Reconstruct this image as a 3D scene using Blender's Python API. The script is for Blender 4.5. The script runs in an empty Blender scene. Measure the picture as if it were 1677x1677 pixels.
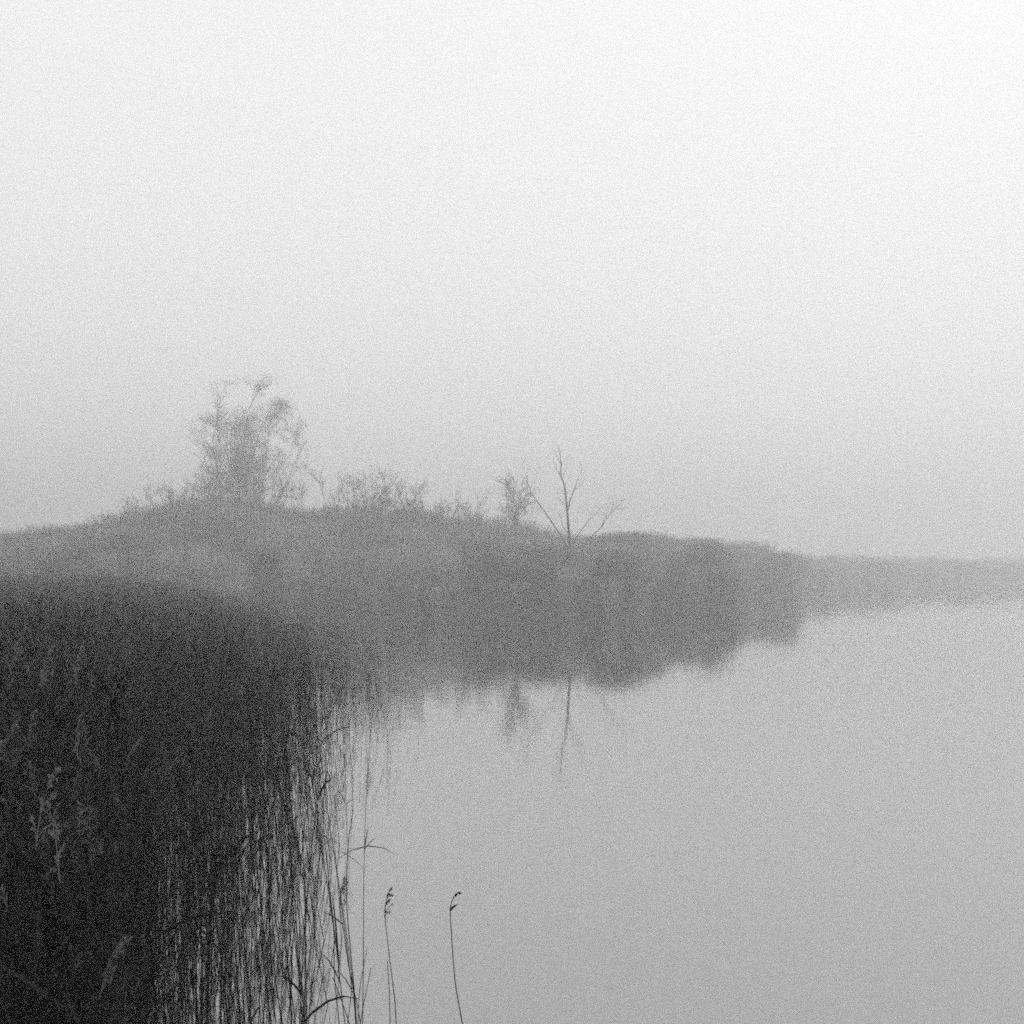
import bpy, math, random
from mathutils import Vector, Matrix
R = math.radians
random.seed(7)
sc = bpy.context.scene

# ------------------------------------------------------------------ camera
H = 3.0                      # the photographer stands on a raised bank
F = 2304.0                   # focal length in photograph pixels (1677 wide)
HOR = 930.0                  # horizon row in the photograph
cam_d = bpy.data.cameras.new('camera')
cam_d.sensor_width = 36.0
cam_d.lens = F / 1677.0 * 36.0
cam_d.clip_end = 3000
cam_d.clip_start = 0.05
cam = bpy.data.objects.new('camera', cam_d)
sc.collection.objects.link(cam)
cam.location = (0, 0, H)
cam.rotation_euler = (R(90) + math.atan((HOR - 838.5) / F), 0, 0)
sc.camera = cam

# ------------------------------------------------------------------ sky and sun (thick overcast, brighter to the right)
SUN_EL, SUN_AZ = R(38), R(28)        # azimuth measured from +Y towards +X
w = bpy.data.worlds.new('World'); sc.world = w; w.use_nodes = True
nt = w.node_tree; nt.nodes.clear()
out = nt.nodes.new('ShaderNodeOutputWorld')
bg = nt.nodes.new('ShaderNodeBackground')
sky = nt.nodes.new('ShaderNodeTexSky'); sky.sky_type = 'NISHITA'; sky.sun_disc = False
sky.sun_elevation = SUN_EL; sky.sun_rotation = SUN_AZ
sky.dust_density = 4.0
bw = nt.nodes.new('ShaderNodeRGBToBW')
mix = nt.nodes.new('ShaderNodeMix'); mix.data_type = 'FLOAT'
mix.inputs['Factor'].default_value = 0.93
mix.inputs['B'].default_value = 13.0         # the even grey of the cloud layer
nt.links.new(sky.outputs[0], bw.inputs[0])
nt.links.new(bw.outputs[0], mix.inputs['A'])
nt.links.new(mix.outputs[0], bg.inputs['Color'])
bg.inputs['Strength'].default_value = 0.10
nt.links.new(bg.outputs[0], out.inputs[0])

sl = bpy.data.lights.new('sun', 'SUN'); sl.energy = 0.6; sl.angle = R(25); sl.color = (1, 1, 1)
sun = bpy.data.objects.new('sun', sl); sc.collection.objects.link(sun)
sd = Vector((math.sin(SUN_AZ) * math.cos(SUN_EL), math.cos(SUN_AZ) * math.cos(SUN_EL), math.sin(SUN_EL)))
sun.rotation_euler = sd.to_track_quat('Z', 'Y').to_euler()
sun.location = sd * 50

vs = sc.view_settings
vs.view_transform = 'Standard'; vs.look = 'None'; vs.exposure = -0.33; vs.gamma = 1.0; vs.use_curve_mapping = False
cy = sc.cycles
cy.use_denoising = False             # the photograph is grainy fast film
cy.use_adaptive_sampling = True       # stop early: keeps the grain of fast film
cy.adaptive_threshold = 0.12
cy.adaptive_min_samples = 20
cy.volume_bounces = 3
cy.max_bounces = 6
cy.diffuse_bounces = 2
cy.glossy_bounces = 2
cy.filter_width = 1.9

# ------------------------------------------------------------------ helpers
def at(px, py, d):
    """a photograph pixel at the distance d, as a point of the place"""
    return Vector(((px - 838.5) / F * d, d, H + (HOR - py) / F * d))

def tag(o, label=None, cat=None, group=None, kind=None):
    if label: o['label'] = label
    if cat: o['category'] = cat
    if group: o['group'] = group
    if kind: o['kind'] = kind
    return o

def empty(name, loc=(0, 0, 0)):
    o = bpy.data.objects.new(name, None); sc.collection.objects.link(o)
    o.location = loc; o.empty_display_size = 0.2
    return o

class MB:
    """collects tubes and blades, links them as one mesh"""
    def __init__(s): s.v = []; s.f = []
    def tube(s, pts, rads, sides=3, cap=True):
        n = len(pts); base = len(s.v)
        for i, p in enumerate(pts):
            t = (pts[min(i + 1, n - 1)] - pts[max(i - 1, 0)])
            if t.length < 1e-9: t = Vector((0, 0, 1))
            t.normalize()
            a = t.cross(Vector((0.13, 0.97, 0.2)))
            if a.length < 1e-3: a = t.cross(Vector((1, 0, 0)))
            a.normalize(); b = t.cross(a)
            for k in range(sides):
                an = 2 * math.pi * k / sides
                s.v.append(p + (a * math.cos(an) + b * math.sin(an)) * rads[i])
        for i in range(n - 1):
            for k in range(sides):
                k2 = (k + 1) % sides
                s.f.append((base + i * sides + k, base + i * sides + k2, base + (i + 1) * sides + k2, base + (i + 1) * sides + k))
        if cap:
            s.f.append(tuple(base + (n - 1) * sides + k for k in range(sides)))
    def blade(s, pts, wid, side):
        n = len(pts); base = len(s.v)
        for i, p in enumerate(pts):
            h = side * (wid[i] * 0.5)
            s.v.append(p - h); s.v.append(p + h)
        for i in range(n - 1):
            s.f.append((base + 2 * i, base + 2 * i + 1, base + 2 * i + 3, base + 2 * i + 2))
    def tri(s, a, b, c):
        k = len(s.v); s.v += [a, b, c]; s.f.append((k, k + 1, k + 2))
    def mesh(s, name, mats, smooth=False):
        me = bpy.data.meshes.new(name)
        me.from_pydata([tuple(p) for p in s.v], [], s.f)
        for m in (mats if isinstance(mats, (list, tuple)) else [mats]): me.materials.append(m)
        if smooth: me.polygons.foreach_set('use_smooth', [True] * len(me.polygons))
        me.update()
        return me
    def build(s, name, mats, parent=None, smooth=False):
        o = bpy.data.objects.new(name, s.mesh(name, mats, smooth))
        sc.collection.objects.link(o)
        if parent: o.parent = parent
        return o

# ------------------------------------------------------------------ materials
def plant_mat(name, lo, hi, scale=3.0, rough=0.8, p0=.25, p1=.8):
    m = bpy.data.materials.new(name); m.use_nodes = True
    n = m.node_tree; b = n.nodes['Principled BSDF']
    b.inputs['Roughness'].default_value = rough
    b.inputs['Specular IOR Level'].default_value = 0.06
    tc = n.nodes.new('ShaderNodeTexCoord'); ns = n.nodes.new('ShaderNodeTexNoise')
    ns.inputs['Scale'].default_value = scale; ns.inputs['Detail'].default_value = 3
    oi = n.nodes.new('ShaderNodeObjectInfo')
    ad = n.nodes.new('ShaderNodeMath'); ad.operation = 'ADD'
    mu = n.nodes.new('ShaderNodeMath'); mu.operation = 'MULTIPLY'; mu.inputs[1].default_value = 0.5
    rp = n.nodes.new('ShaderNodeValToRGB')
    rp.color_ramp.elements[0].position = p0; rp.color_ramp.elements[0].color = (lo, lo, lo, 1)
    rp.color_ramp.elements[1].position = p1; rp.color_ramp.elements[1].color = (hi, hi, hi, 1)
    n.links.new(tc.outputs['Object'], ns.inputs['Vector'])
    n.links.new(ns.outputs['Fac'], ad.inputs[0]); n.links.new(oi.outputs['Random'], ad.inputs[1])
    n.links.new(ad.outputs[0], mu.inputs[0]); n.links.new(mu.outputs[0], rp.inputs[0])
    n.links.new(rp.outputs[0], b.inputs['Base Color'])
    return m

M_stem = plant_mat('reed_stem', 0.004, 0.016, 6)
M_leaf = plant_mat('reed_leaf', 0.005, 0.022, 5)
M_plume = plant_mat('reed_plume', 0.008, 0.19, 9, p0=.42, p1=.85)
M_bark = plant_mat('bark', 0.012, 0.035, 4)
M_twig = plant_mat('twig', 0.012, 0.035, 2)
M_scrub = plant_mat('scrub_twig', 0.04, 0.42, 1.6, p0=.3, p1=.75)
M_mud = plant_mat('mud', 0.015, 0.04, 1.5, 0.6)

M_water = bpy.data.materials.new('water'); M_water.use_nodes = True
n = M_water.node_tree; b = n.nodes['Principled BSDF']
b.inputs['Metallic'].default_value = 1.0
b.inputs['Base Color'].default_value = (0.36, 0.36, 0.36, 1)
b.inputs['Roughness'].default_value = 0.045
tc = n.nodes.new('ShaderNodeTexCoord'); mp = n.nodes.new('ShaderNodeMapping')
mp.inputs['Scale'].default_value = (0.7, 1.6, 1)
ns = n.nodes.new('ShaderNodeTexNoise'); ns.inputs['Scale'].default_value = 1.1; ns.inputs['Detail'].default_value = 4
bp = n.nodes.new('ShaderNodeBump'); bp.inputs['Strength'].default_value = 0.25; bp.inputs['Distance'].default_value = 0.010
n.links.new(tc.outputs['Object'], mp.inputs[0]); n.links.new(mp.outputs[0], ns.inputs['Vector'])
n.links.new(ns.outputs['Fac'], bp.inputs['Height']); n.links.new(bp.outputs[0], b.inputs['Normal'])

# ------------------------------------------------------------------ water, ground
def disc(name, r, z, mat, nseg=96):
    mb = MB(); mb.v = [Vector((r * math.cos(2 * math.pi * i / nseg), r * math.sin(2 * math.pi * i / nseg), z)) for i in range(nseg)]
    mb.f = [tuple(range(nseg))]
    return mb.build(name, mat)
tag(disc('water', 690, 0.0, M_water), 'calm pale lake fading into the fog', kind='structure')
tag(disc('lake_bed', 700, -0.9, M_mud), 'dark lake bed below the water', kind='structure')

def shore(px, d): return Vector(((px - 838.5) / F * d, d, 0))

# outline of the marsh, read as a map: the near bank on the left, the inlet, the headland, the far shore
edge = [(-2.2, -3), (-1.6, 1.5), (-1.9, 4), (-3.4, 9), (-6.4, 20), (-8.3, 30), (-7.3, 36), (-6.2, 42), (-6.5, 47), (-11, 56),
        (-14, 66), (-12.5, 75), (-8, 79.5), (0, 80.5), (5.6, 81), (7.6, 88), (9.4, 97), (12, 98.5), (15.4, 99), (16.6, 112), (18.5, 126), (22.5, 133),
        (27.2, 136), (29.5, 155), (40, 185), (62, 222), (100, 280), (180, 370), (300, 470)]
def smooth_poly(p, k=3, amp=0.25):
    o = []
    for i in range(len(p) - 1):
        for j in range(k):
            t = j / k
            x = p[i][0] * (1 - t) + p[i + 1][0] * t; y = p[i][1] * (1 - t) + p[i + 1][1] * t
            a = amp * min(1, max(0.2, y / 60))
            o.append((x + random.uniform(-a, a), y + random.uniform(-a, a)))
    o.append(p[-1]); return o
edge_s = smooth_poly(edge)
poly = edge_s + [(300, 560), (-330, 560), (-330, -3)]
def inside(x, y, P=poly):
    c = False; j = len(P) - 1
    for i in range(len(P)):
        xi, yi = P[i]; xj, yj = P[j]
        if (yi > y) != (yj > y) and x < (xj - xi) * (y - yi) / (yj - yi) + xi: c = not c
        j = i
    return c
import bmesh
bm = bmesh.new()
top = [bm.verts.new((x, y, 0.035)) for x, y in poly]
bot = [bm.verts.new((x + (0.25 if i < len(edge_s) else 0), y, -0.7)) for i, (x, y) in enumerate(poly)]
bm.faces.new(top)
for i in range(len(poly)):
    j = (i + 1) % len(poly)
    bm.faces.new((top[i], bot[i], bot[j], top[j]))
bmesh.ops.triangulate(bm, faces=[f for f in bm.faces if len(f.verts) > 4])
me = bpy.data.meshes.new('ground'); bm.to_mesh(me); bm.free(); me.materials.append(M_mud)
g = bpy.data.objects.new('ground', me); sc.collection.objects.link(g)
tag(g, 'dark muddy marsh ground under the reeds and thicket', kind='structure')

# ------------------------------------------------------------------ reeds
def reed_axis(h, bend, az, n=9, wob=0.012):
    """stem curve: straight below, bowing towards az above"""
    d = Vector((math.cos(az), math.sin(az), 0)); pts = []
    ph = random.uniform(0, 6.28)
    for i in range(n):
        t = i / (n - 1)
        z = h * t * (1 - 0.10 * bend * t * t)
        off = d * (bend * h * 0.30 * t ** 2.6) + Vector((math.sin(ph + 5 * t), math.cos(ph + 4 * t), 0)) * wob * h * t
        pts.append(off + Vector((0, 0, z)))
    return pts

def add_plume(mb, p0, direc, L, droop_az, nb=16, wid=0.0045):
    """one-sided feathery seed head"""
    dv = Vector((math.cos(droop_az), math.sin(droop_az), 0))
    ax = []; p = p0.copy(); d = direc.normalized()
    for i in range(6):
        ax.append(p.copy()); d = (d + dv * 0.10 + Vector((0, 0, -0.03))).normalized(); p = p + d * (L / 5)
    mb.tube(ax, [0.0016, 0.0015, 0.0013, 0.001, 0.0008, 0.0004], 3)
    for k in range(nb):
        t = (k + random.random()) / nb * 4.6
        i = int(t); q = ax[i].lerp(ax[i + 1], t - i)
        tt = (ax[i + 1] - ax[i]).normalized()
        a = random.uniform(0, 6.28)
        o = Vector((math.cos(a), math.sin(a), 0)) * 0.45 + dv * 0.35
        bl = L * random.uniform(0.2, 0.42) * (1 - 0.13 * t)
        e1 = q + (tt * 0.9 + o).normalized() * bl * 0.55
        e2 = e1 + (tt * 0.6 + o + Vector((0, 0, -0.35))).normalized() * bl * 0.45
        side = Vector((random.uniform(-1, 1), random.uniform(-1, 1), 0.3)).normalized()
        mb.blade([q, e1, e2], [0.001, wid, 0.0008], side)
        for r in range(3):
            c = q.lerp(e2, random.uniform(0.3, 1.0)) + Vector([random.uniform(-.5, .5) for _ in range(3)]) * wid * 2
            u = Vector([random.uniform(-1, 1) for _ in range(3)]).normalized() * wid * 1.6
            mb.tri(c - u, c + u, c + (tt * 0.7 + o * 0.5) * wid * 3.4)

def add_leaf(mb, p, az, L, wid, rise, droop):
    d = Vector((math.cos(az) * math.cos(rise), math.sin(az) * math.cos(rise), math.sin(rise)))
    side = Vector((-math.sin(az), math.cos(az), 0)); pts = []; q = p.copy()
    for i in range(6):
        pts.append(q.copy()); d = (d + Vector((0, 0, -droop * (0.25 + 0.14 * i)))).normalized(); q = q + d * (L / 5)
    side = (side + Vector((0, 0, random.uniform(-.5, .5)))).normalized()
    mb.blade(pts, [wid * .5, wid, wid * .95, wid * .75, wid * .4, 0.0006], side)

def along(pts, t):
    k = t * (len(pts) - 1); i = min(int(k), len(pts) - 2)
    return pts[i].lerp(pts[i + 1], k - i)

lib = bpy.data.collections.new('reed_sources')          # not part of the scene: sources of the mass of reeds
def lib_obj(name, mb_list, mats, coll):
    vs_, fs_, mi = [], [], []
    for k, mb in enumerate(mb_list):
        o = len(vs_); vs_ += mb.v; fs_ += [tuple(i + o for i in f) for f in mb.f]; mi += [k] * len(mb.f)
    me = bpy.data.meshes.new(name); me.from_pydata([tuple(p) for p in vs_], [], fs_)
    for m in mats: me.materials.append(m)
    me.polygons.foreach_set('material_index', mi); me.update()
    ob = bpy.data.objects.new(name, me); coll.objects.link(ob)
    return ob
NV = 18
for v in range(NV):
    a, b_, c = MB(), MB(), MB()
    h = 2.25 * random.uniform(0.90, 1.08); bend = random.choice([.1, .2, .25, .4, .7]) * random.uniform(.6, 1.2)
    az = random.uniform(0, 6.28)
    if v == 16: h *= .6                                  # broken stalk
    ax = reed_axis(h, bend, az)
    a.tube(ax, [0.0042 - 0.0028 * i / 8 for i in range(9)], 3)
    for k in range(random.randint(5, 9)):
        t = random.uniform(.48, .95)
        add_leaf(b_, along(ax, t), random.uniform(0, 6.28), random.uniform(.2, .42), random.uniform(.008, .015), R(random.uniform(35, 80)), random.uniform(.1, .6))
    if v not in (3, 9, 16):
        add_plume(c, ax[-1], ax[-1] - ax[-2], random.uniform(.12, .21), az, 15, 0.0038)
    lib_obj('reed_%02d' % v, [a, b_, c], [M_stem, M_leaf, M_plume], lib)

def scatter(name, pts, coll, label, cat):
    """pts: (x, y, z, index, rx, ry, rz, scale) -> one object of instances"""
    me = bpy.data.meshes.new(name); me.from_pydata([p[:3] for p in pts], [], [])
    A = me.attributes.new('idx', 'INT', 'POINT'); A.data.foreach_set('value', [int(p[3]) for p in pts])
    A = me.attributes.new('rot', 'FLOAT_VECTOR', 'POINT'); A.data.foreach_set('vector', [c for p in pts for c in p[4:7]])
    A = me.attributes.new('scl', 'FLOAT', 'POINT'); A.data.foreach_set('value', [p[7] for p in pts])
    o = bpy.data.objects.new(name, me); sc.collection.objects.link(o)
    ng = bpy.data.node_groups.new(name, 'GeometryNodeTree')
    ng.interface.new_socket('Geometry', in_out='INPUT', socket_type='NodeSocketGeometry')
    ng.interface.new_socket('Geometry', in_out='OUTPUT', socket_type='NodeSocketGeometry')
    N, L = ng.nodes, ng.links
    gi, go = N.new('NodeGroupInput'), N.new('NodeGroupOutput')
    ci = N.new('GeometryNodeCollectionInfo'); ci.inputs['Collection'].default_value = coll
    ci.inputs['Separate Children'].default_value = True; ci.inputs['Reset Children'].default_value = True
    ip = N.new('GeometryNodeInstanceOnPoints'); ip.inputs['Pick Instance'].default_value = True
    def attr(nm, ty):
        q = N.new('GeometryNodeInputNamedAttribute'); q.data_type = ty; q.inputs['Name'].default_value = nm
        return q.outputs['Attribute']
    L.new(gi.outputs[0], ip.inputs['Points']); L.new(ci.outputs[0], ip.inputs['Instance'])
    L.new(attr('idx', 'INT'), ip.inputs['Instance Index'])
    L.new(attr('rot', 'FLOAT_VECTOR'), ip.inputs['Rotation'])
    L.new(attr('scl', 'FLOAT'), ip.inputs['Scale'])
    L.new(ip.outputs[0], go.inputs[0])
    md = o.modifiers.new('scatter', 'NODES'); md.node_group = ng
    return tag(o, label, cat, kind='stuff')

def lean(big=1.0):
    """tops blown slightly to the left"""
    return (random.gauss(0, R(2.5)) * big, R(-3.0) + random.gauss(0, R(2.5)) * big, random.uniform(0, 6.28))
def rot_lean(l):
    # spin about the stem first, lean afterwards
    m = Matrix.Rotation(l[1], 4, 'Y') @ Matrix.Rotation(l[0], 4, 'X') @ Matrix.Rotation(l[2], 4, 'Z')
    return m.to_euler('XYZ')

def density(px, d):
    """stems per square metre, by place; px is the bearing"""
    if d < 2.2: return 0
    if d < 24:
        e = 612 - 25 * min(1, max(0, (d - 3.5) / 8))            # outer limit of the stand
        if px > e: return 0
        base = 75 if px < 190 else 75 + (32 - 75) * min(1, (px - 190) / 90)
        if px > 330: base = 5 + 27 * (1 - (px - 330) / (e - 330)) ** .95
        if px > 240: base *= min(1, .22 + .78 * (d - 3) / 8)
        return base
    if d < 50:
        e = 690 - 3 * abs(d - 28)
        if px > e: return 0
        return 26 if px < 400 else 1.5 + 24.5 * (1 - (px - 400) / (e - 400)) ** 1.4
    return 0

def stature(px, d):
    """the stand gets lower towards its outer edge"""
    if d < 8: return 1
    k = min(1, (d - 8) / 18)
    return 1 - k * min(.6, .05 + .55 * max(0, (px - 180) / 480) ** 1.3) * random.uniform(.6, 1.15)

bed, near = [], []
def put(d0, d1, px0, px1):
    a = .5 * (d1 * d1 - d0 * d0) * (px1 - px0) / F
    m = 110
    for _ in range(int(a * m)):
        d = math.sqrt(random.uniform(d0 * d0, d1 * d1)); px = random.uniform(px0, px1)
        cl = 1.0 + 0.5 * math.sin(px * 0.05 + d * 1.3) * math.sin(px * .021 - d * .7)      # tufts and gaps
        if px > 260 and d < 24: cl *= max(.1, 1 + 1.1 * math.sin(px * .23 + 2 * math.sin(d * .8)) * math.sin(px * .09 + d * .35))
        if random.random() < density(px, d) * cl / m:
            p = shore(px, d)
            l = lean()
            if px > 400: l = (l[0] * 1.3, l[1] * 1.3 - R(2.2), l[2])
            r = rot_lean(l)
            rec = (p.x, p.y, -0.15, random.randrange(NV), r.x, r.y, r.z, 1.10 * stature(px, d) * random.triangular(.68, 1.05, .95))
            if px > 262 and d < 3.1: continue
            if px > 262 and d < 13: near.append((d, px, rec))
            else: bed.append(rec)
put(2.6, 24, -700, 620)
put(24, 50, -260, 700)
near.sort(key=lambda t: t[0])
NEAR_N = 262
for t in near[NEAR_N:]: bed.append(t[2])
near = near[:NEAR_N]
# the far half of the marsh: inside the outline up to the thicket
k = 0
while k < 17000:
    y = random.uniform(46, 84); x = random.uniform(-46, 10)
    bear = 838.5 + x * F / y
    if inside(x, y) and random.random() < (1 if bear < 330 else max(.25, 1 - (bear - 330) / 260)):
        k2 = 1 if bear < 200 else max(.55, 1 - (bear - 200) / 620)
        r = rot_lean(lean())
        bed.append((x, y, -0.1, random.randrange(NV), r.x, r.y, r.z, k2 * random.uniform(.9, 1.2))); k += 1
for _ in range(1500):                      # ragged reed fringe along the headland's waterline
    i = random.randrange(33, 62); j = min(i + 1, len(edge_s) - 1); t = random.random()
    x = edge_s[i][0] * (1 - t) + edge_s[j][0] * t; y = edge_s[i][1] * (1 - t) + edge_s[j][1] * t
    r = rot_lean(lean()); bed.append((x + random.uniform(-.5, .9), y - random.uniform(-.6, .9), -0.1, random.randrange(NV), r.x, r.y, r.z, random.uniform(.9, 1.3)))
scatter('reed_bed', bed, lib, 'dense dark reed bed filling the left bank and running back to the headland', 'reeds')

# --- reeds one can pick out, near the camera: each a thing with stem, leaves and seed head
def reed_thing(name, kind):
    root = empty(name); s, l = MB(), None
    h = 2.25 * random.uniform(.9, 1.08); bend = {'bare': .14, 'plumed': .24, 'bowed': .62, 'broken': .1}[kind] * random.uniform(.6, 1.2)
    az = random.uniform(0, 6.28)
    if kind == 'broken': h *= random.uniform(.6, .8)
    ax = reed_axis(h, bend, az, 12)
    s.tube(ax, [0.0034 - 0.0023 * i / 11 for i in range(12)], 5)
    if kind == 'broken':
        d = Vector((math.cos(az), math.sin(az), -0.8)).normalized()
        s.tube([ax[-1], ax[-1] + d * .12, ax[-1] + d * .3 + Vector((0, 0, -.06)), ax[-1] + d * .45 + Vector((0, 0, -.15))], [.0018, .0016, .0013, .0006], 4)
    s.build('stem', M_stem, root, True)
    for k in range({'bare': 3, 'plumed': 5, 'bowed': 4, 'broken': 2}[kind]):
        l = MB(); add_leaf(l, along(ax, random.uniform(.5, .93)), random.uniform(0, 6.28), random.uniform(.2, .42), random.uniform(.006, .012), R(random.uniform(35, 80)), random.uniform(.15, .7))
        l.build('leaf', M_leaf, root)
    if kind in ('plumed', 'bowed'):
        c = MB(); add_plume(c, ax[-1], ax[-1] - ax[-2], random.uniform(.10, .19), az, 15, 0.0028)
        c.build('seed_head', M_plume, root)
    return root
def copy_thing(r):
    c = r.copy(); sc.collection.objects.link(c)
    for ch in r.children:
        k = ch.copy(); sc.collection.objects.link(k); k.parent = c
    return c
LAB = {'bare': 'thin bare dark reed stem in the sparse stand between black reed bed and open water',
       'plumed': 'thin reed with a feathery seed head in the sparse stand beside the open water',
       'bowed': 'bowed reed arching over with its seed head in the sparse stand beside open water',
       'broken': 'snapped reed with its top folded down in the sparse stand beside open water'}
LOOK = {'bare': 'thin bare reed stem', 'plumed': 'reed with feathery seed head', 'bowed': 'bowed seed headed reed', 'broken': 'snapped reed with folded top'}
GRP = {'bare': 'bare reed stems of the sparse stand', 'plumed': 'seed headed reeds of the sparse stand',
       'bowed': 'bowed reeds of the sparse stand', 'broken': 'snapped reeds of the sparse stand'}
protos = {k: [reed_thing('reed', k) for _ in range(n)] for k, n in (('bare', 8), ('plumed', 6), ('bowed', 3), ('broken', 3))}
used = set()
for d, px, rec in near:
    kd = random.choices(['bare', 'plumed', 'bowed', 'broken'], [60, 22, 9, 9])[0]
    if d < 4.5 or (px > 380 and kd in ('bowed', 'plumed') and random.random() < .4): kd = 'bare'
    p = random.choice(protos[kd])
    o = p if p.name not in used else copy_thing(p)
    used.add(p.name)
    o.location = rec[:3]; o.rotation_euler = rec[4:7]; o.scale = (rec[7],) * 3
    strip = 'right against the black reed bed' if px < 340 else 'midway between black reed bed and open water' if px < 450 else 'in the outermost strip beside open water'
    tall_ = 'tall ' if rec[7] > 1.06 else 'short ' if rec[7] < .92 else ''
    row = 'nearest' if d < 6 else 'middle' if d < 8.5 else 'rear'
    tag(o, '%s%s, %s row, %s' % (tall_, LOOK[kd], row, strip), 'reed', GRP[kd])

# --- the single reeds that stand out, built where they grow
def traced(label, pix, d, r0=.0024, r1=.0009, plume=None, leaves=(), floor_px=None):
    """pix: points from tip to lowest visible one; the stem is carried on down to the water"""
    P = [at(x, y, d) for x, y in pix][::-1]
    low = P[0]; dirn = (P[0] - P[1]); dirn = dirn / abs(dirn.z)
    foot = low + dirn * (low.z + 0.15); foot.x = low.x + (foot.x - low.x) * .6
    step = max(.12, (P[1] - P[0]).length); nf = max(1, int((low - foot).length / step))
    P = [foot.lerp(low, k / nf) for k in range(nf)] + P
    # give the curve some depth of its own
    n = len(P); ph = random.uniform(0, 6)
    P = [p + Vector((0, 0.10 * math.sin(ph + 2.2 * i / n) * i / n, 0)) for i, p in enumerate(P)]
    Q = []
    for i in range(n - 1):                       # Catmull-Rom so the curve is smooth
        a, b2, c2, e = P[max(i - 1, 0)], P[i], P[i + 1], P[min(i + 2, n - 1)]
        for k in range(4):
            t = k / 4
            Q.append(.5 * ((2 * b2) + (c2 - a) * t + (2 * a - 5 * b2 + 4 * c2 - e) * t * t + (3 * b2 - a - 3 * c2 + e) * t ** 3))
    Q.append(P[-1]); o0 = Vector((foot.x, foot.y, 0)); Q = [q - o0 for q in Q]
    root = empty('reed', o0); s = MB(); m = len(Q)
    s.tube(Q, [r0 + (r1 - r0) * i / (m - 1) for i in range(m)], 6); s.build('stem', M_stem, root, True)
    if plume:
        L, side, nb = plume; c = MB()
        add_plume(c, Q[-1], Q[-1] - Q[-3], L, 0 if side > 0 else math.pi, nb, .0022); c.build('seed_head', M_plume, root)
    for t, sd_, L, rise, dr in leaves:
        l = MB(); add_leaf(l, along(Q, t), (0 if sd_ > 0 else math.pi) + random.uniform(-.4, .4), L, .009, R(rise), dr); l.build('leaf', M_leaf, root)
    return tag(root, label, 'reed', 'single reeds standing out against the water')
traced('lone tall reed standing apart in open water, farthest right, with small hooked tip', [(746, 1450), (741, 1468), (743, 1510), (748, 1580), (757, 1637), (764, 1677)], 3.1, plume=(.02, 1, 3), leaves=[(.955, 1, .02, 30, .02), (.95, 1, .016, 50, .02)])
traced('reed with a ragged drooping seed head, second from the lone reed at right', [(627, 1512), (631, 1545), (637, 1590), (644, 1640), (647, 1677)], 3.4, plume=(.075, 1, 11), leaves=[(.80, -1, .05, 50, .9)])
traced('short bare stem touching the ragged headed reed near the bottom edge', [(642, 1549), (645, 1600), (646, 1660), (648, 1677)], 3.3, .003, .0008)
traced('stub of a stem just showing at the bottom edge below the ragged headed reed', [(625, 1657), (627, 1677)], 3.2, .0026, .002)
traced('tallest bare reed stem with no head, thick and gently curved, beside the open water', [(586, 1314), (577, 1380), (575, 1460), (581, 1540), (587, 1610), (591, 1677)], 3.7, .0042, .0008, leaves=[(.66, -1, .1, 60, .1)])
traced('reed with upright dark seed head and a side tuft left of the thick bare stem', [(553, 1500), (560, 1540), (568, 1590), (580, 1640), (588, 1677)], 3.6, plume=(.09, 1, 20), leaves=[(.97, -1, .07, 40, .2)])
traced('long bare stem crossing behind the side tufted reed', [(531, 1400), (537, 1470), (545, 1530), (547, 1600), (556, 1677)], 4.2, .0034, .001)
traced('reed with dark heavy head tilted right, above the sparse stems', [(467, 1350), (460, 1400), (452, 1440), (446, 1500), (437, 1560), (432, 1677)], 4.6, plume=(.10, 1, 24))
traced('slender right leaning stem rising out of the thick clump at the bottom', [(606, 1540), (598, 1580), (592, 1620), (590, 1677)], 3.5, .002, .0007)
traced('slender right leaning stem nearest the ragged headed reed', [(616, 1560), (608, 1600), (600, 1640), (596, 1677)], 3.4, .002, .0007)
traced('left leaning stem that ends bare within the thick clump at the bottom', [(556, 1575), (573, 1620), (590, 1677)], 3.4, .003, .001)
# the thick clump the lowest stems rise from
for i in range(34):
    kd = random.choice(['bare', 'bare', 'bare', 'broken'])
    src = random.choice(protos[kd])
    if kd == 'broken': kd = 'bare'; src = protos['bare'][i % 8]        # only straight stems this close
    o = copy_thing(src); px = random.gauss(612, 22); d = random.uniform(3.0, 4.0)
    p = shore(px, d); o.location = (p.x, p.y, -.15)
    o.rotation_euler = rot_lean((random.gauss(0, R(3)), R(-7) + random.gauss(0, R(2.5)), random.uniform(0, 6.28))); o.scale = (random.uniform(.62, .9),) * 3
    tag(o, 'short %s reed in the thick clump at the bottom edge beside open water' % {'bare': 'bare', 'broken': 'snapped', 'plumed': 'seed headed'}[kd], 'reed', '%s reeds of the thick clump' % kd)

for kd in protos:                                   # patterns that found no place of their own
    for p in protos[kd]:
        if p.name not in used:
            for ch in list(p.children): bpy.data.objects.remove(ch)
            bpy.data.objects.remove(p)

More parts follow.
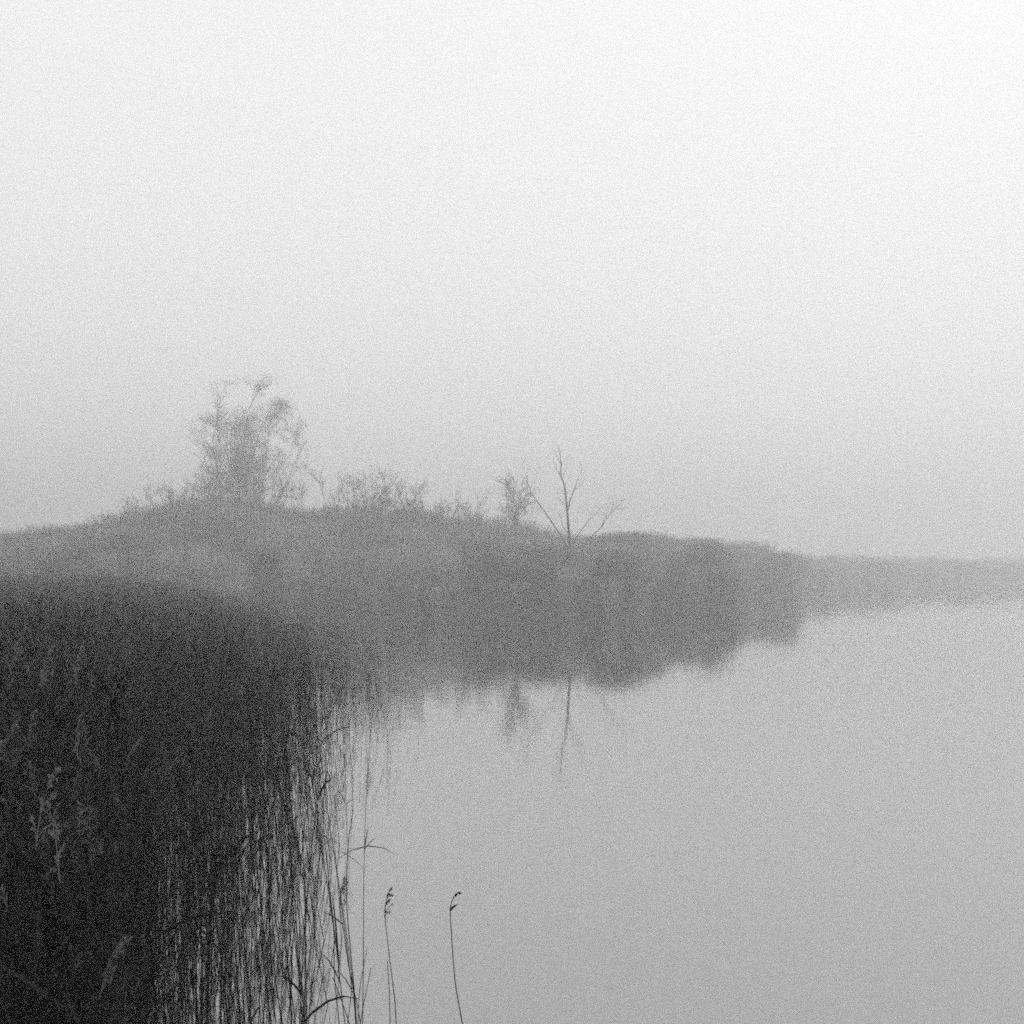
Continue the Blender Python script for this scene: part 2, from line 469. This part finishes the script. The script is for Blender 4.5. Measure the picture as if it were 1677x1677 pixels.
# ------------------------------------------------------------------ trees and shrubs
def grow(p, d, L, r, depth, segs, spread, up=0.06, minr=.004, kids=(3, 5), wig=.12):
    """recursive branching; fills segs with (depth, points, radii)"""
    n = 5; pts = [p.copy()]; q = p.copy(); dd = d.normalized()
    for i in range(n - 1):
        dd = (dd + Vector((random.gauss(0, wig), random.gauss(0, wig), random.gauss(0, wig) + up))).normalized()
        q = q + dd * (L / (n - 1)); pts.append(q.copy())
    r1 = max(minr, r * .45)
    segs.append((depth, pts, [r + (r1 - r) * i / (n - 1) for i in range(n)]))
    if depth <= 0: return
    for k in range(random.randint(*kids)):
        t = random.uniform(.3, 1.0); b0 = along(pts, t)
        ax = Vector([random.gauss(0, 1) for _ in range(3)]); ax -= dd * ax.dot(dd)
        if ax.length < 1e-3: continue
        ax.normalize(); ang = random.uniform(.35, 1.0) * spread
        nd = dd * math.cos(ang) + ax * math.sin(ang)
        grow(b0, nd, L * random.uniform(.5, .78), max(minr, r * random.uniform(.4, .6)), depth - 1, segs, spread, up, minr, kids, wig)

def tree(name, loc, h, width, label, group, levels=4, trunks=1, minr=.012, kids=(4, 6), bushy=0.0, trunk_h=.3, spread=1.0, cat='tree', r0=None, leafy=0.0, lean_x=0.0):
    segs = []
    r0 = r0 or h * .016
    nl = 0
    trunk_m, limbs, crown = MB(), [], MB()
    for t in range(trunks):
        a = 6.28 * t / trunks + random.random(); tilt = (0.10 if trunks == 1 else .5 * width / h)
        d = Vector((math.cos(a) * tilt + lean_x, math.sin(a) * tilt, 1)).normalized()
        pts = [Vector((math.cos(a), math.sin(a), 0)) * (.0 if trunks == 1 else .15 * random.random())]
        for i in range(5):
            d = (d + Vector((random.gauss(0, .06), random.gauss(0, .06), .03))).normalized()
            pts.append(pts[-1] + d * h * .16)
        rr = r0 * (1 if trunks == 1 else .6)
        trunk_m.tube(pts, [rr * (1 - (.14 if trunks == 1 else .19) * i) for i in range(6)], 6 if trunks == 1 else 4)
        nlimb = 9 if trunks == 1 else (7 if h > 15 else 3)
        for k in range(nlimb):
            tt = trunk_h + (1 - trunk_h) * (k + random.random()) / nlimb
            b0 = along(pts, min(tt, .999)); an = random.uniform(0, 6.28); el = R(random.uniform(15, 60)) + .5 * tt
            el = min(el, R(80))
            nd = Vector((math.cos(an) * math.cos(el), math.sin(an) * math.cos(el), math.sin(el)))
            segs2 = []
            L = width * .5 * random.uniform(.5, .75) * (1.15 - .35 * tt)
            grow(b0, nd, L, rr * .45 * (1.1 - .5 * tt), levels - 1, segs2, spread, .05, minr, kids, .14)
            lm = MB()
            for dep, pp, ra in segs2:
                if dep >= levels - 1: lm.tube(pp, ra, 4)
                else: crown.tube(pp, ra, 3, False)
                if leafy and dep <= 1:
                    for _ in range(int(leafy)):
                        c = along(pp, random.random()) + Vector([random.gauss(0, .08) for _ in range(3)]) * (h / 8)
                        u = Vector([random.gauss(0, 1) for _ in range(3)]).normalized(); v = Vector([random.gauss(0, 1) for _ in range(3)]).normalized()
                        s = h * random.uniform(.002, .0045)
                        crown.tri(c, c + u * s, c + v * s)
            limbs.append(lm)
    root = empty(name, loc)
    trunk_m.build('trunk', M_bark, root, True)
    for lm in limbs: lm.build('limb', M_bark, root)
    tw = crown.build('crown', M_twig, root)
    return tag(root, label, cat, group)

def base(px, d, z=0.03): 
    p = shore(px, d); p.z = z; return p
SH = 'bare shrubs rising above the thicket on the headland'
# big twiggy tree and the shrubs round its foot
FOOT = 'bushes at the foot of the tall tree'
tree('willow_tree', base(405, 150), 21.5, 11.5, 'tall loose airy tree, highest on the headland at left', None, levels=4, trunks=7, minr=.009, kids=(3, 5), leafy=9, trunk_h=.12, r0=.2)
tree('willow_tree', base(366, 152), 25.5, 9.5, 'ragged leaning tree making the left peak of the tall airy crown', None, levels=4, trunks=3, minr=.009, kids=(3, 5), leafy=9, trunk_h=.12, r0=.26)
for px, d, h, wd, lab in [(290, 112, 9.5, 8, 'low bushy tree at the left foot of the tall airy tree'), (375, 112, 11, 9, 'dense round bush directly under the tall airy tree'),
                          (440, 114, 10, 7, 'small bush at the right foot of the tall airy tree'), (235, 116, 8, 7, 'low bush left of the tall tree where the thicket slopes down')]:
    tree('willow_tree', base(px, d * 1.15), h * 1.12, wd * 1.15, lab, FOOT, levels=3, trunks=9, minr=.012, kids=(5, 6), leafy=9)
for px, d, h, wd, lab in [(598, 106, 11.2, 6.5, 'tallest rounded bare bush between the tall tree and dead tree'), (646, 105, 10.2, 5, 'rounded bare bush joined to the right side of the tallest bush'),
                          (558, 108, 9.4, 5, 'lower bare bush on the left side of the tallest bush'), (690, 108, 8.4, 5, 'small bush in the saddle right of the two joined bushes'),
                          (745, 106, 8.2, 6, 'low spread bush halfway between the joined bushes and the tufted tree'), (500, 110, 7.6, 6, 'low bush in the dip right of the tall tree')]:
    tree('shrub', base(px, d * 1.15), h * 1.12, wd * 1.15, lab, SH, levels=3, trunks=9, minr=.010, kids=(5, 6), leafy=9, cat='shrub')
tree('small_tree', base(826, 112), 10.2, 6.5, 'small tree with flat tufted crown just left of the dead tree', None, levels=4, minr=.009, kids=(4, 5), leafy=2, trunk_h=.5, r0=.07)

# the dead tree with bare limbs
dt_d = 94
o0 = at(936, 1018, dt_d); o0.z = 0.03
root = empty('dead_tree', o0); tag(root, 'dead leafless tree with forked bare limbs near the end of the headland', 'tree')
def limb(name, pix, r0, r1, dy=0.0):
    m = MB(); P = [at(x, y, dt_d) - o0 for x, y in pix]
    n = len(P); P = [p + Vector((random.uniform(-.04, .04), dy * i / max(1, n - 1), 0)) for i, p in enumerate(P)]
    m.tube(P, [r0 + (r1 - r0) * i / (n - 1) for i in range(n)], 6); return m.build(name, M_bark, root, True)
limb('trunk', [(936, 1020), (936, 960), (934, 900), (932, 868), (929, 840), (928, 815), (925, 795), (918, 777), (919, 760), (917, 742), (916, 730)], .11, .012)
limb('limb', [(930, 838), (934, 818), (939, 802), (944, 791), (949, 780)], .045, .01, -1.0)
limb('limb', [(935, 905), (915, 874), (900, 852), (880, 824), (870, 808), (864, 790), (861, 780)], .055, .012, -1.5)
limb('limb', [(936, 920), (958, 890), (985, 863), (997, 846), (1010, 832), (1024, 818)], .04, .01, 1.2)
limb('limb', [(987, 861), (990, 850), (996, 840)], .03, .01, .3)
limb('limb', [(935, 895), (950, 872), (962, 855), (974, 842), (990, 826)], .03, .008, -.8)
limb('limb', [(933, 880), (922, 862), (918, 848), (914, 838)], .03, .008, .8)
for pix in ([(919, 782), (912, 770), (907, 758)], [(921, 785), (926, 772), (929, 762)], [(867, 800), (876, 788), (880, 778)], [(940, 802), (950, 796), (956, 786)],
            [(885, 831), (878, 838), (870, 840)], [(1010, 832), (1020, 834), (1030, 828)], [(872, 812), (862, 806), (854, 800)], [(919, 760), (913, 750), (911, 742)],
            [(929, 830), (920, 822), (914, 812)], [(1000, 842), (1004, 828), (1006, 820)]):
    limb('twig', pix, .018, .006, random.uniform(-.5, .5))
fine = MB()
for ch in list(root.children):
    vs2 = ch.data.vertices; k0 = len(vs2)
    for _ in range(5 if k0 > 30 else 2):
        p = vs2[random.randrange(k0 // 2, k0)].co.copy(); sg = []
        grow(p, Vector((random.gauss(0, .6), random.gauss(0, .6), .8)), random.uniform(.4, .9), .008, 1, sg, 1.0, .05, .004, (2, 3), .15)
        for dep, pp, ra in sg: fine.tube(pp, ra, 3, False)
fine.build('fine_twig', M_bark, root)['kind'] = 'stuff'

# thicket: a mass of bare scrub and tall reed
shl = bpy.data.collections.new('thicket_sources')
for v in range(8):
    a, c = MB(), MB()
    for t in range(26):
        an = random.uniform(0, 6.28); tl = random.uniform(.02, .28)
        d = Vector((math.cos(an) * tl, math.sin(an) * tl, 1)).normalized()
        p = Vector((math.cos(an), math.sin(an), 0)) * random.uniform(0, .9)
        L = random.uniform(2.6, 4.5) * (1 - .35 * tl)
        sg = []; grow(p, d, L, .02, 2, sg, .55, .10, .007, (4, 6), .07)
        for dep, pp, ra in sg:
            if max(q.z for q in pp) > 5.0: continue
            a.tube(pp, ra, 3, False)
            for _ in range(2):
                q = along(pp, random.random()); u = Vector([random.gauss(0, 1) for _ in range(3)]).normalized(); v_ = Vector([random.gauss(0, 1) for _ in range(3)]).normalized()
                s = random.uniform(.03, .08); c.tri(q, q + u * s, q + v_ * s)
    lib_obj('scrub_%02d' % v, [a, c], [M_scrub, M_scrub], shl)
TOPS = [(-2000, 872), (0, 868), (150, 856), (230, 838), (300, 820), (370, 811), (450, 832), (540, 834), (600, 824), (680, 832), (760, 844), (860, 858),
        (900, 871), (1060, 874), (1200, 879), (1300, 887), (1677, 896), (4000, 905)]
def tallest(x, y):
    """how high scrub grows at a place: a rise at the left of the headland, level elsewhere"""
    px = 838.5 + x * F / y
    for (a, p), (b2, q) in zip(TOPS, TOPS[1:]):
        if a <= px <= b2: break
    t = (px - a) / (b2 - a)
    return H + (HOR - (p + (q - p) * t)) * y / F
SCRUB_H = max(v.co.z for o in shl.objects for v in o.data.vertices)
def line_pts(path, depth, n, hs, gap=1.5, tall=.07, low=.48):
    """points behind a shore line, low at the water and taller towards the back"""
    seg = []; tot = 0
    for i in range(len(path) - 1):
        a, b2 = Vector(path[i]), Vector(path[i + 1]); L = (b2 - a).length; seg.append((tot, L, a, b2)); tot += L
    o = []
    for _ in range(n):
        u = random.random() * tot
        for s0, L, a, b2 in seg:
            if s0 <= u <= s0 + L: break
        t = (u - s0) / L; p = a.lerp(b2, t); nn = Vector((0.08, 1))
        q = p + nn * (gap + depth * random.random())
        dep = (q - p).length / depth                      # 0 at the water, 1 at the back
        back = (low + .95 * dep) * random.uniform(.75, 1.04)
        lump = math.sin(u * .55) * math.sin(u * .21 + 2) * .5 + .5
        if random.random() < tall * (.75 + .5 * lump) * (2.6 if dep < .25 else .5): back = max(back, random.uniform(.75, 1.0))
        if dep > .5: back *= (tallest(q.x, q.y) / (H + (HOR - 872) * q.y / F)) ** 1.15 if q.y < 145 else 1
        o.append((q.x, q.y, 0, random.randrange(8), 0, 0, random.uniform(0, 6.28), min(hs * back, tallest(q.x, q.y) / SCRUB_H * random.uniform(.62 if low > .4 else .5, 1.06 if low > .4 else 1.15))))
    return o
head = line_pts([(-75, 84), (-40, 83), (-14, 81.5), (-8, 80.5), (0, 81), (6.2, 81)], 60, 3800, 1.0, 1.5, .045)
side_ = line_pts([(5.6, 81), (7.6, 88), (9.4, 97), (12, 98.5), (15.2, 99)], 38, 800, 1.0, .8, .10)
side2 = line_pts([(16.6, 112), (18.5, 126), (22.5, 133), (27.2, 136)], 44, 620, 1.0, .8, .10)
far = line_pts([(29.5, 156), (40, 185), (62, 222), (100, 280), (180, 370), (300, 470)], 80, 3300, 0.95, 1, .12, .36)
mead = []
while len(mead) < 5200:                    # tall reed standing through and above the scrub, softening its top
    y = random.uniform(81, 150); x = random.uniform(-46, 17)
    if not inside(x, y - 1.0): continue
    r = rot_lean(lean())
    top_s = (tallest(x, y) - .1) / 2.4; sc_ = min(top_s * random.triangular(.75, 1.16, 1.0), 1.0 + 1.25 * min(1, (y - 81) / 45) if random.random() > .05 else top_s)
    mead.append((x, y, -0.1, random.randrange(NV), r.x, r.y, r.z, max(.8, sc_)))
scatter('tall_reed', mead, lib, 'tall reed growing through the scrub of the headland, softening its skyline', 'reeds')
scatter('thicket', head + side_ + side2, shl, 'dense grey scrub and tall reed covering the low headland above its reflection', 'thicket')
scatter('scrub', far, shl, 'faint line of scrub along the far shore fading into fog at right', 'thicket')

# ------------------------------------------------------------------ fog
mb = MB(); x, y0, y1, z0, z1 = 720, -710, 720, -1.95, 36
mb.v = [Vector(c) for c in ((-x, y0, z0), (x, y0, z0), (x, y1, z0), (-x, y1, z0), (-x, y0, z1), (x, y0, z1), (x, y1, z1), (-x, y1, z1))]
mb.f = [(0, 3, 2, 1), (4, 5, 6, 7), (0, 1, 5, 4), (1, 2, 6, 5), (2, 3, 7, 6), (3, 0, 4, 7)]
M_haze = bpy.data.materials.new('haze'); M_haze.use_nodes = True
n = M_haze.node_tree; n.nodes.clear()
o_ = n.nodes.new('ShaderNodeOutputMaterial'); pv = n.nodes.new('ShaderNodeVolumePrincipled')
pv.inputs['Color'].default_value = (.93, .93, .93, 1); pv.inputs['Density'].default_value = 0.0051
pv.inputs['Anisotropy'].default_value = 0.45
n.links.new(pv.outputs[0], o_.inputs['Volume'])
tag(mb.build('haze', M_haze), 'thick even fog over the whole lake', kind='stuff')
